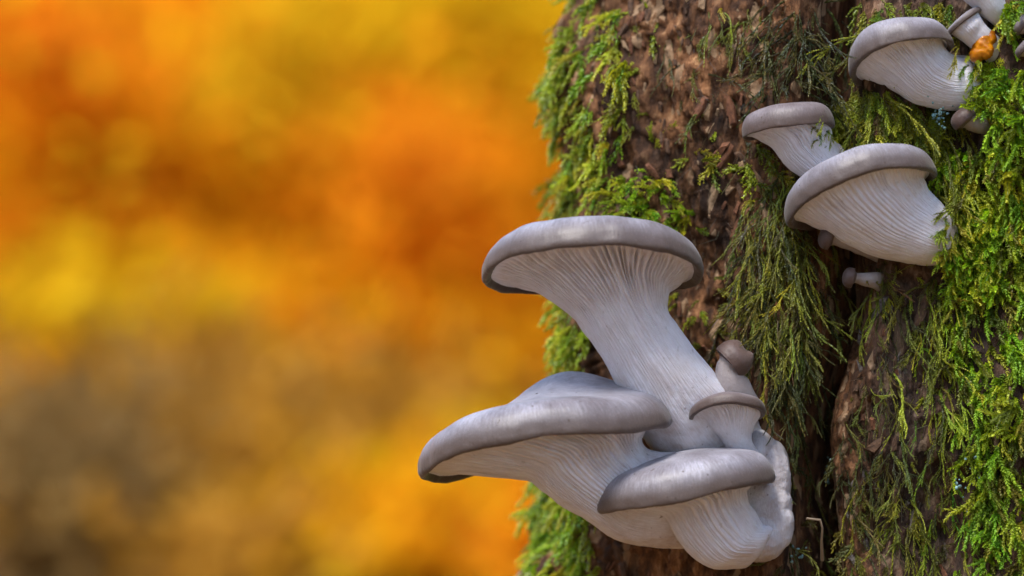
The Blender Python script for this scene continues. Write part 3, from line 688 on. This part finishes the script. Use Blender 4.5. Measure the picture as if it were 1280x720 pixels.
def leaf(out, base, dirn, ln, wd, nrm, tone):
    dirn = dirn / np.linalg.norm(dirn); sd_ = np.cross(dirn, nrm); sd_ /= max(np.linalg.norm(sd_), 1e-6); up = np.cross(sd_, dirn)
    mid = base + dirn * ln * 0.42
    i = len(out[0])
    out[0] += [base, mid + sd_ * wd - up * wd * 0.35, base + dirn * ln + up * ln * 0.12, mid - sd_ * wd - up * wd * 0.35]
    out[1] += [(i, i + 1, i + 2), (i, i + 2, i + 3)]
    out[2] += [tone * 0.8, tone, min(1, tone + 0.25), tone]

def leafy(out, rs, p0, d0, L, step, ln, wd, spread, n0, curl, tone0, tone1, stem=0.13, per=2):
    """a leafy axis from p0 along d0; coordinates are millimetres (along, aside, outward)"""
    d0 = d0 / np.linalg.norm(d0); n0 = n0 - d0 * (n0 @ d0); n0 /= np.linalg.norm(n0); s0 = np.cross(d0, n0)
    k = max(2, int(L / step)); pts = []
    for q in range(k):
        f = q / (k - 1); p = p0 + d0 * L * f + curl * L * f * f; pts.append(p)
        for b in range(per):
            ang = q * 2.4 + b * math.pi * 2 / per + rs.normal(0, 0.35)
            rad_ = n0 * math.cos(ang) + s0 * math.sin(ang)
            sz = (1 - 0.45 * f) * rs.uniform(0.75, 1.2)
            leaf(out, p + rad_ * stem * 0.6, d0 + curl * 2 * f + rad_ * spread * rs.uniform(0.7, 1.3), ln * sz, wd * sz, rad_, tone0 + (tone1 - tone0) * f + rs.normal(0, 0.06))
    # the stalk
    ks = max(2, min(6, k // 6 + 2)); idx = np.linspace(0, k - 1, ks).astype(int); i = len(out[0])
    for q, j in enumerate(idx):
        r_ = stem * (1 - 0.5 * q / (ks - 1))
        for b in range(3):
            an = b * 2.0944; out[0].append(pts[j] + (n0 * math.cos(an) + s0 * math.sin(an)) * r_); out[2].append(tone0 * 0.7)
    for q in range(ks - 1):
        for b in range(3):
            a_, b_ = i + q * 3 + b, i + q * 3 + (b + 1) % 3
            out[1] += [(a_, b_, b_ + 3), (a_, b_ + 3, a_ + 3)]

def proto(kind, seed):
    rs = np.random.default_rng(seed); o = [[], [], []]
    X, Yv, Zv = np.eye(3)
    if kind == 'feather':                                      # frond like shoots of a pleurocarp moss
        L = 15.0
        leafy(o, rs, np.zeros(3), X, L, 0.62, 1.7, 0.62, 0.42, Zv, np.zeros(3), 0.35, 0.8, 0.3)
        sgn = 1
        for q in np.arange(2.0, L - 1.2, 1.5):
            ln = (3.4 * (1 - (q / L) ** 1.5) + 0.9) * rs.uniform(0.4, 1.3); sgn = -sgn
            d = np.array([rs.uniform(0.9, 2.0), sgn, rs.normal(0.15, 0.5)])
            leafy(o, rs, np.array([q, 0, 0]), d, ln, 0.6, 1.4, 0.5, 0.38, Zv, np.array([0.18, 0, -0.1]), 0.45, 0.95, 0.22)
    elif kind == 'string':                                     # long hanging cords with pressed leaves
        L = 42.0
        leafy(o, rs, np.zeros(3), X, L, 0.8, 1.8, 0.6, 0.17, Zv, np.zeros(3), 0.3, 0.8, 0.36)
        for q in rs.uniform(4, L - 4, 6):
            d = np.array([2.4, rs.choice([-1, 1]) * rs.uniform(0.4, 1), rs.normal(0, 0.3)])
            leafy(o, rs, np.array([q, 0, 0]), d, rs.uniform(3, 9), 0.75, 1.5, 0.5, 0.2, Zv, np.array([0.15, 0, 0]), 0.35, 0.9, 0.27)
    elif kind == 'plume':                                      # fat soft shoots
        L = 18.0
        leafy(o, rs, np.zeros(3), X, L, 0.62, 2.2, 0.75, 0.6, Zv, np.zeros(3), 0.35, 0.9, 0.3, 3)
        for q in rs.uniform(2, L - 5, 4):
            d = np.array([1.4, rs.choice([-1, 1]) * rs.uniform(0.5, 1), rs.normal(0.2, 0.3)])
            leafy(o, rs, np.array([q, 0, 0]), d, rs.uniform(4, 8), 0.65, 1.9, 0.65, 0.55, Zv, np.array([0.1, 0, 0]), 0.45, 1.0, 0.22, 2)
    elif kind == 'star':                                       # upright cushion moss with pointed leaves
        L = 6.0
        leafy(o, rs, np.zeros(3), X, L, 0.34, 2.6, 0.26, 1.1, Zv, np.zeros(3), 0.3, 0.95, 0.15, 3)
    elif kind == 'thread':                                     # bare old stems
        L = 26.0
        leafy(o, rs, np.zeros(3), X, L, 2.6, 1.1, 0.2, 0.3, Zv, np.zeros(3), 0.1, 0.9, 0.2, 1)
    elif kind == 'crumb':                                      # short scruff, rootlets and debris
        L = 9.0
        for q in range(5):
            d = np.array([1, rs.normal(0, 0.6), rs.normal(0, 0.6)])
            leafy(o, rs, np.zeros(3), d, rs.uniform(4, 9), 1.3, 0.9, 0.14, 0.35, Zv, rs.normal(0, 0.15, 3), 0.2, 0.6, 0.11)
    V = np.array(o[0]); F = np.array(o[1]); T = np.clip(np.array(o[2]), 0, 1)
    return L, V, F, T
PROTO = {k: [proto(k, 100 + q) for q in range(5)] for k in ('feather', 'string', 'plume', 'star', 'crumb', 'thread')}

class Moss:
    def __init__(self): self.V, self.F, self.C, self.n = [], [], [], 0
    def shoot(self, kind, root, nrm, d0, scale, droop, pal, rs, wander=0.25, avoid=True, twist=0.5):
        L, V, F, T = PROTO[kind][rs.integers(5)]
        ns = 10; step = L * 0.001 * scale / (ns - 1)
        p = root.copy(); d = d0 / np.linalg.norm(d0); C = [p.copy()]; D = [d.copy()]
        for q in range(ns - 1):
            d = d + np.array([0, 0, -1]) * droop + rs.normal(0, wander, 3) * 0.5
            # keep off the bark
            d = d / np.linalg.norm(d)
            pn = p + d * step
            rr = math.hypot(pn[0] - XC, (pn[1] - YC) / EY)
            lim = self.base_r + 0.001
            if rr < lim:
                cc = np.array([pn[0] - XC, (pn[1] - YC), 0]) / rr; pn = pn + cc * (lim - rr) * 0.7
            p = pn; C.append(p.copy()); D.append(d.copy())
        if avoid:
            for q in range(0, ns - 1):
                sg = Vector(C[q + 1] - C[q]); ln = sg.length
                if ln < 1e-7: continue
                if FUNGI.ray_cast(Vector(C[q]), sg / ln, ln * 1.15)[0] is not None: return False
            co, nn, ii, dd = FUNGI.find_nearest(Vector(C[ns // 2]), 0.0016)
            if co is not None: return False
        C = np.array(C); D = np.array(D)
        nr = nrm + rs.normal(0, twist, 3)
        U = np.cross(D, nr); U /= np.maximum(np.linalg.norm(U, axis=1, keepdims=True), 1e-6); N_ = np.cross(U, D)
        x = np.clip(V[:, 0] / L, -0.05, 1.08) * (ns - 1); i = np.clip(x.astype(int), 0, ns - 2); f = (x - i)[:, None]
        pos = C[i] * (1 - f) + C[i + 1] * f
        u = U[i] * (1 - f) + U[i + 1] * f; n_ = N_[i] * (1 - f) + N_[i + 1] * f
        W = pos + (u * V[:, 1:2] + n_ * V[:, 2:3]) * 0.001 * scale
        a, b_, c_ = pal                                                          # old, green, young tip
        mixr = rs.uniform(0, 1); hue = rs.normal(0, 0.12)
        tt = np.clip(T + rs.normal(0, 0.12), 0, 1)[:, None]
        col = np.where(tt < 0.5, a + (b_ - a) * tt * 2, b_ + (c_ - b_) * (tt * 2 - 1))
        col = col * (1 + rs.normal(0, 0.16)) * np.array([1 + hue, 1, 1 - hue * 0.5])
        self.V.append(W); self.F.append(F + self.n); self.C.append(np.clip(col, 0.004, 0.8)); self.n += len(W)
        return True
    def build(self, name, label):
        o = mesh_obj(name, np.concatenate(self.V), np.concatenate(self.F), M_MOSS, None, False)
        attr_color(o, 'moss', np.concatenate(self.C)); tag(o, label, 'moss', None, 'stuff')
        return o

t = NT('moss_leaf')
at = t.n('ShaderNodeAttribute', attribute_name='moss')
dif = t.n('ShaderNodeBsdfDiffuse', {'Color': at.outputs['Color']})
trc = t.mix(1.0, at.outputs['Color'], (1.25, 1.2, 0.5), 'MULTIPLY')
trn = t.n('ShaderNodeBsdfTranslucent', {'Color': trc})
m1 = t.n('ShaderNodeMixShader', {0: 0.35, 1: dif.outputs[0], 2: trn.outputs[0]})
gl = t.n('ShaderNodeBsdfGlossy', {'Color': (0.8, 0.85, 0.9, 1), 'Roughness': 0.38})
fr = t.n('ShaderNodeFresnel', {'IOR': 1.38})
fm = t.n('ShaderNodeMath', {0: fr.outputs[0], 1: 0.14}, operation='MULTIPLY')
m2 = t.n('ShaderNodeMixShader', {0: fm.outputs[0], 1: m1.outputs[0], 2: gl.outputs[0]})
t.link(m2.outputs[0], t.out.inputs['Surface']); M_MOSS = t.m

def pal(a, b, c): return (np.array(a), np.array(b), np.array(c))
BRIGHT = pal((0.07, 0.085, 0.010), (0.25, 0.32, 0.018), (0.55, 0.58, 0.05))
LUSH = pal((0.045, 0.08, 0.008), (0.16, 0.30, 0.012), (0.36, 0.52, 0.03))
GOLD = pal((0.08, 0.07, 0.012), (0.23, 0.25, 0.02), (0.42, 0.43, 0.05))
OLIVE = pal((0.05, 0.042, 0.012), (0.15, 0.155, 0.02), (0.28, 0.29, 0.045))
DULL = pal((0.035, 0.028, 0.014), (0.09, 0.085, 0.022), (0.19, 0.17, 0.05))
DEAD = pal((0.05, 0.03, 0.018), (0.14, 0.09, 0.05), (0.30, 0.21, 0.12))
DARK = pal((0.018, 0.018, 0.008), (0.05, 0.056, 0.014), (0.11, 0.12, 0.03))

def inside(poly, x, y):
    r = False; j = len(poly) - 1
    for i in range(len(poly)):
        (xi, yi), (xj, yj) = poly[i], poly[j]
        if (yi > y) != (yj > y) and x < (xj - xi) * (y - yi) / (yj - yi) + xi: r = not r
        j = i
    return r

DOWN = np.array([0, 0, -1.0])
def scatter_poly(m, poly, count, kinds, scale, out=0.6, down=0.5, side=0.5, droop=0.12, pals=(BRIGHT,), seed=0, clump=0.0, wander=0.38, sink=0.0015, lean=0.0, avoid=True):
    rs = np.random.default_rng(seed); xs = [p[0] for p in poly]; ys = [p[1] for p in poly]; done = tries = 0
    while done < count and tries < count * 9:
        tries += 1
        x = rs.uniform(min(xs), max(xs)); y = rs.uniform(min(ys), max(ys))
        if not inside(poly, x, y): continue
        if clump and vnoise(np.array([x / 28.0, y / 45.0, seed]), 77)* 0.5 + 0.5 < clump * rs.uniform(0.6, 1.3): continue
        h = on_trunk(x, y)
        if h is None: continue
        p, n, c = h
        if math.hypot(p[0] - XC, (p[1] - YC) / EY) < R0 - 0.016 and rs.uniform() < 0.6: continue       # the cleft stays bare
        tan = np.cross(c, DOWN)
        d = c * out * rs.uniform(0.5, 1.4) + DOWN * down * rs.uniform(0.3, 1.5) + tan * (rs.normal(0, side) + lean)
        m.base_r = math.hypot(p[0] - XC, (p[1] - YC) / EY) - 0.002
        if m.shoot(kinds[rs.integers(len(kinds))], p - n * sink, c, d, rs.uniform(*scale), droop, pals[rs.integers(len(pals))], rs, wander, avoid): done += 1
    return done

def creep(m, poly, count, kinds, scale, pals, seed):
    """moss that has crept on to the mushrooms' feet: rooted on whatever the trunk or the fungi show there"""
    rs = np.random.default_rng(seed); xs = [p[0] for p in poly]; ys = [p[1] for p in poly]; done = 0
    for q in range(count * 6):
        if done >= count: break
        x = rs.uniform(min(xs), max(xs)); y = rs.uniform(min(ys), max(ys))
        if not inside(poly, x, y) or rs.uniform() > (x - min(xs)) / (max(xs) - min(xs)) + 0.12: continue
        dirn = Vector(P(x, y, 0) - CAM).normalized(); h = FUNGI.ray_cast(Vector(CAM), dirn, 5)[0]
        if h is None: continue
        m.base_r = 0.0
        d = np.array([rs.normal(-0.25, 0.5), -0.55, rs.normal(-0.35, 0.5)])
        m.shoot(kinds[rs.integers(len(kinds))], np.array(h), np.array([0, -1.0, 0]), d, rs.uniform(*scale), 0.12, pals[rs.integers(len(pals))], rs, 0.35, False); done += 1

def scatter_polar(m, a0, a1, z0, z1, count, kinds, scale, out=0.6, down=0.5, side=0.5, droop=0.12, pals=(BRIGHT,), seed=0, keep=None, wander=0.25):
    rs = np.random.default_rng(seed); done = tries = 0
    while done < count and tries < count * 6:
        tries += 1
        ph = R(rs.uniform(a0, a1)); z = rs.uniform(z0, z1)
        c = np.array([math.sin(ph), -math.cos(ph), 0]); c /= np.linalg.norm(c)
        h, nr, i_, d_ = TRUNK.ray_cast(Vector((XC, YC, z)) + Vector(c) * 0.5, Vector(-c), 1)
        if h is None: continue
        p = np.array(h)
        if keep is not None:
            q = project(p)[0]
            if not keep(q[0], q[1], rs): continue
        tan = np.cross(c, DOWN)
        d = c * out * rs.uniform(0.5, 1.4) + DOWN * down * rs.uniform(0.3, 1.5) + tan * rs.normal(0, side)
        m.base_r = math.hypot(p[0] - XC, (p[1] - YC) / EY) - 0.002
        if m.shoot(kinds[rs.integers(len(kinds))], p - c * 0.0015, c, d, rs.uniform(*scale), droop, pals[rs.integers(len(pals))], rs, wander): done += 1
    return done

# left edge of the trunk
m = Moss()
def keep_left(x, y, rs):
    e = 800 if y < 120 else (790 if y < 200 else (765 if y < 270 else (742 if y < 480 else (735 if y < 650 else 745))))
    e += rs.normal(0, 14)
    if vnoise(np.array([x / 30.0, y / 38.0, 3.3]), 91) < -0.34 and rs.uniform() < 0.75: return False
    if x > e: return False
    return x < 720 or y < 90 or rs.uniform() < 0.92 - 0.5 * (x - 720) / 80
scatter_polar(m, -112, -52, 0.875, 1.125, 1080, ('feather', 'feather', 'plume'), (0.55, 1.15), 0.75, 0.5, 0.6, 0.16, (BRIGHT, BRIGHT, BRIGHT, LUSH, GOLD), 1, keep_left, wander=0.35)
scatter_polar(m, -112, -70, 0.872, 0.925, 260, ('plume', 'feather'), (0.8, 1.3), 1.0, 0.4, 0.6, 0.2, (BRIGHT, LUSH), 2)
scatter_polar(m, -175, -108, 0.82, 1.18, 110, ('plume', 'feather'), (1.6, 2.6), 0.8, 0.5, 0.6, 0.16, (BRIGHT, LUSH), 3)
m.build('moss_mat', 'bright green drooping moss clothing the left edge of the trunk')

# sprigs on the open brown bark
m = Moss()
scatter_poly(m, [(765, 215), (845, 225), (870, 262), (880, 285), (770, 285)], 75, ('feather', 'plume'), (0.5, 0.85), 0.7, 0.15, 0.7, 0.06, (BRIGHT, LUSH), 5, 0.35)
scatter_poly(m, [(815, 140), (850, 150), (880, 170), (870, 215), (820, 200)], 12, ('feather',), (0.6, 1.0), 0.4, -0.2, 1.0, 0.03, (BRIGHT, GOLD), 6)
scatter_poly(m, [(760, 0), (960, 0), (950, 130), (780, 140)], 34, ('string', 'feather'), (0.35, 0.7), 0.3, 0.6, 0.4, 0.1, (OLIVE, DULL), 7, 0.3)
scatter_poly(m, [(840, 360), (900, 340), (925, 400), (890, 470), (850, 420)], 18, ('feather',), (0.5, 0.9), 0.6, 0.3, 1.0, 0.08, (BRIGHT, OLIVE), 8)
scatter_poly(m, [(880, 0), (960, 0), (940, 30), (890, 35)], 25, ('string',), (0.3, 0.6), 0.3, 0.7, 0.3, 0.1, (OLIVE, GOLD), 9)
scatter_poly(m, [(760, 20), (960, 20), (940, 420), (880, 460), (800, 280)], 50, ('crumb',), (0.5, 0.9), 0.3, 0.5, 0.8, 0.1, (DULL,), 10, 0.3)
scatter_poly(m, [(760, 0), (960, 0), (940, 420), (880, 460), (800, 280)], 70, ('thread',), (0.25, 0.6), 0.3, 0.6, 0.6, 0.12, (DEAD, DULL), 17, wander=0.5)
m.build('moss_sprigs', 'loose green moss sprigs scattered over the bare brown bark')

# curtain beside the cleft
m = Moss()
CUR = [(950, 170), (1000, 205), (1050, 260), (1060, 340), (1040, 420), (985, 440), (945, 440), (925, 400), (925, 300)]
scatter_poly(m, CUR, 360, ('string', 'string', 'feather', 'feather'), (0.3, 0.75), 0.5, 0.9, 0.35, 0.16, (OLIVE, OLIVE, GOLD, DULL, DARK), 11, wander=0.42)
scatter_poly(m, CUR, 130, ('thread',), (0.4, 0.9), 0.5, 0.7, 0.6, 0.12, (DEAD, DULL), 16, wander=0.5)
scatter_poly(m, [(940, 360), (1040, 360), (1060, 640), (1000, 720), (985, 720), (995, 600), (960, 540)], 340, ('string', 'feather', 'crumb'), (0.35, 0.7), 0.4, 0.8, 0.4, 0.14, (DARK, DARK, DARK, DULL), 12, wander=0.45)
scatter_poly(m, [(930, 235), (1000, 235), (1010, 400), (930, 400)], 160, ('string',), (0.35, 0.8), 0.6, 0.9, 0.4, 0.16, (GOLD, OLIVE, OLIVE, DULL), 13, wander=0.42)
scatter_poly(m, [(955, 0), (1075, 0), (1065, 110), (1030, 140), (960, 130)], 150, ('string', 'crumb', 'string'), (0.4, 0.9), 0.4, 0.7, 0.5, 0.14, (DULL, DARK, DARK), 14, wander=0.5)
scatter_poly(m, [(870, 200), (960, 175), (950, 215), (900, 245)], 8, ('feather',), (0.9, 1.3), 0.6, 0.2, 1.0, 0.06, (BRIGHT, GOLD), 15, lean=0.8)
m.build('moss_curtain', 'long hanging olive moss strands left of the dark cleft')

# scruff round the foot of the cluster
m = Moss()
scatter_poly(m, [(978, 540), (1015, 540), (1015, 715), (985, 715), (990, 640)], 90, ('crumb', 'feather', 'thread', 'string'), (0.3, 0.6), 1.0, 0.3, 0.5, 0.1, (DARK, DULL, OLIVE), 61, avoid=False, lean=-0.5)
m.build('moss_tuft', 'dark scruffy moss creeping round the white foot of the lower cluster')

# between the upper right mushrooms
m = Moss()
scatter_poly(m, [(1075, 0), (1190, 0), (1195, 60), (1180, 180), (1195, 260), (1150, 230), (1050, 210), (1010, 215), (1030, 150), (1065, 105)], 640, ('feather', 'feather', 'string'), (0.55, 0.95), 0.6, 0.7, 0.5, 0.16, (GOLD, GOLD, BRIGHT, OLIVE), 21)
scatter_poly(m, [(1020, 130), (1060, 120), (1060, 215), (1010, 225)], 110, ('feather',), (0.6, 0.95), 0.9, 0.6, 0.4, 0.16, (GOLD, BRIGHT), 22, lean=0.4)
creep(m, [(1024, 138), (1050, 138), (1050, 178), (1020, 190)], 16, ('feather',), (0.25, 0.42), (GOLD, BRIGHT), 74)
scatter_poly(m, [(1070, 328), (1120, 330), (1115, 350), (1078, 345)], 34, ('feather', 'string', 'thread'), (0.3, 0.5), 1.8, 0.3, 0.5, 0.1, (GOLD, OLIVE, DEAD), 75, avoid=False)
m.build('moss_mat', 'yellow green feathery moss between the upper right mushrooms')

# thin strands low on the right
m = Moss()
scatter_poly(m, [(1040, 300), (1190, 320), (1195, 480), (1180, 560), (1090, 440)], 150, ('string', 'string', 'feather'), (0.3, 0.8), 0.4, 0.9, 0.35, 0.14, (OLIVE, GOLD, DULL, BRIGHT), 31, 0.55, wander=0.45)
scatter_poly(m, [(1075, 460), (1195, 440), (1200, 740), (1060, 740)], 130, ('string', 'crumb', 'feather'), (0.3, 0.7), 0.4, 0.9, 0.35, 0.14, (OLIVE, DULL, GOLD), 32, 0.6, wander=0.45)
scatter_poly(m, [(1120, 560), (1165, 560), (1170, 735), (1080, 735), (1090, 680)], 50, ('string', 'feather'), (0.4, 0.8), 0.5, 0.9, 0.3, 0.14, (GOLD, OLIVE), 33, wander=0.4)
scatter_poly(m, [(1000, 640), (1060, 640), (1080, 735), (1000, 735)], 60, ('crumb', 'feather'), (0.5, 0.9), 0.5, 0.4, 0.6, 0.14, (DULL, OLIVE), 34)
scatter_poly(m, [(1040, 360), (1195, 340), (1200, 735), (1030, 735)], 150, ('thread',), (0.3, 0.8), 0.4, 0.7, 0.6, 0.12, (DEAD, DULL, OLIVE), 35, wander=0.5)
scatter_poly(m, [(1045, 340), (1200, 330), (1210, 735), (1040, 735)], 190, ('string', 'crumb', 'feather'), (0.22, 0.5), 0.4, 0.9, 0.4, 0.14, (DULL, DARK, OLIVE, DULL), 36, 0.3, wander=0.5)
scatter_poly(m, [(1165, 340), (1215, 330), (1220, 735), (1170, 735)], 110, ('string', 'plume', 'feather'), (0.3, 0.6), 0.6, 0.9, 0.4, 0.14, (OLIVE, GOLD, LUSH), 37, 0.3, wander=0.45)
scatter_poly(m, [(1052, 370), (1120, 350), (1130, 560), (1060, 640)], 120, ('string', 'feather', 'crumb', 'thread'), (0.25, 0.55), 0.5, 0.9, 0.4, 0.14, (OLIVE, DULL, DARK), 38, 0.25, wander=0.45)
m.build('moss_strands', 'thin olive moss strands hanging over the grey bark at lower right')

# the lush rib at the right edge
m = Moss()
creep(m, [(1178, 258), (1212, 262), (1212, 338), (1172, 338)], 80, ('feather', 'plume', 'star'), (0.35, 0.65), (LUSH, BRIGHT, GOLD), 71)
creep(m, [(1212, 68), (1240, 84), (1240, 142), (1208, 142)], 60, ('star', 'star', 'feather'), (0.4, 0.75), (LUSH, BRIGHT), 72)
scatter_poly(m, [(1197, 262), (1240, 250), (1240, 355), (1192, 350)], 190, ('plume', 'feather'), (0.6, 1.0), 1.5, 0.4, 0.35, 0.12, (LUSH, BRIGHT), 46, avoid=False, lean=-0.4)
scatter_poly(m, [(1228, 84), (1260, 84), (1260, 150), (1222, 140)], 110, ('star', 'star', 'feather'), (0.7, 1.0), 1.0, 0.2, 0.35, 0.06, (LUSH, BRIGHT), 47, avoid=False, lean=-0.3)
scatter_poly(m, [(1240, 84), (1258, 80), (1300, 80), (1345, 0), (1345, 740), (1225, 740), (1205, 560), (1195, 440), (1190, 330), (1195, 270), (1185, 200), (1215, 160)], 700, ('plume', 'plume', 'plume', 'feather'), (0.55, 1.1), 0.7, 0.6, 0.55, 0.16, (LUSH, LUSH, LUSH, BRIGHT, OLIVE), 41, avoid=True, wander=0.45)
scatter_poly(m, [(1250, 0), (1300, 0), (1300, 20), (1262, 20)], 25, ('plume', 'feather'), (0.7, 1.1), 0.8, 0.6, 0.5, 0.16, (LUSH, GOLD), 42)
scatter_poly(m, [(1200, 82), (1240, 82), (1245, 150), (1205, 150)], 90, ('star',), (0.9, 1.3), 1.0, -0.1, 0.5, 0.02, (LUSH, BRIGHT), 43)
scatter_poly(m, [(1180, 180), (1225, 190), (1225, 360), (1185, 340)], 110, ('star', 'feather', 'plume'), (0.7, 1.1), 1.0, 0.3, 0.6, 0.1, (LUSH, BRIGHT), 44)
scatter_polar(m, 34, 175, 0.82, 1.18, 130, ('plume', 'feather'), (1.6, 2.6), 0.8, 0.5, 0.6, 0.16, (BRIGHT, LUSH), 45)
m.build('moss_mat', 'lush bright green moss covering the rib at the right edge')
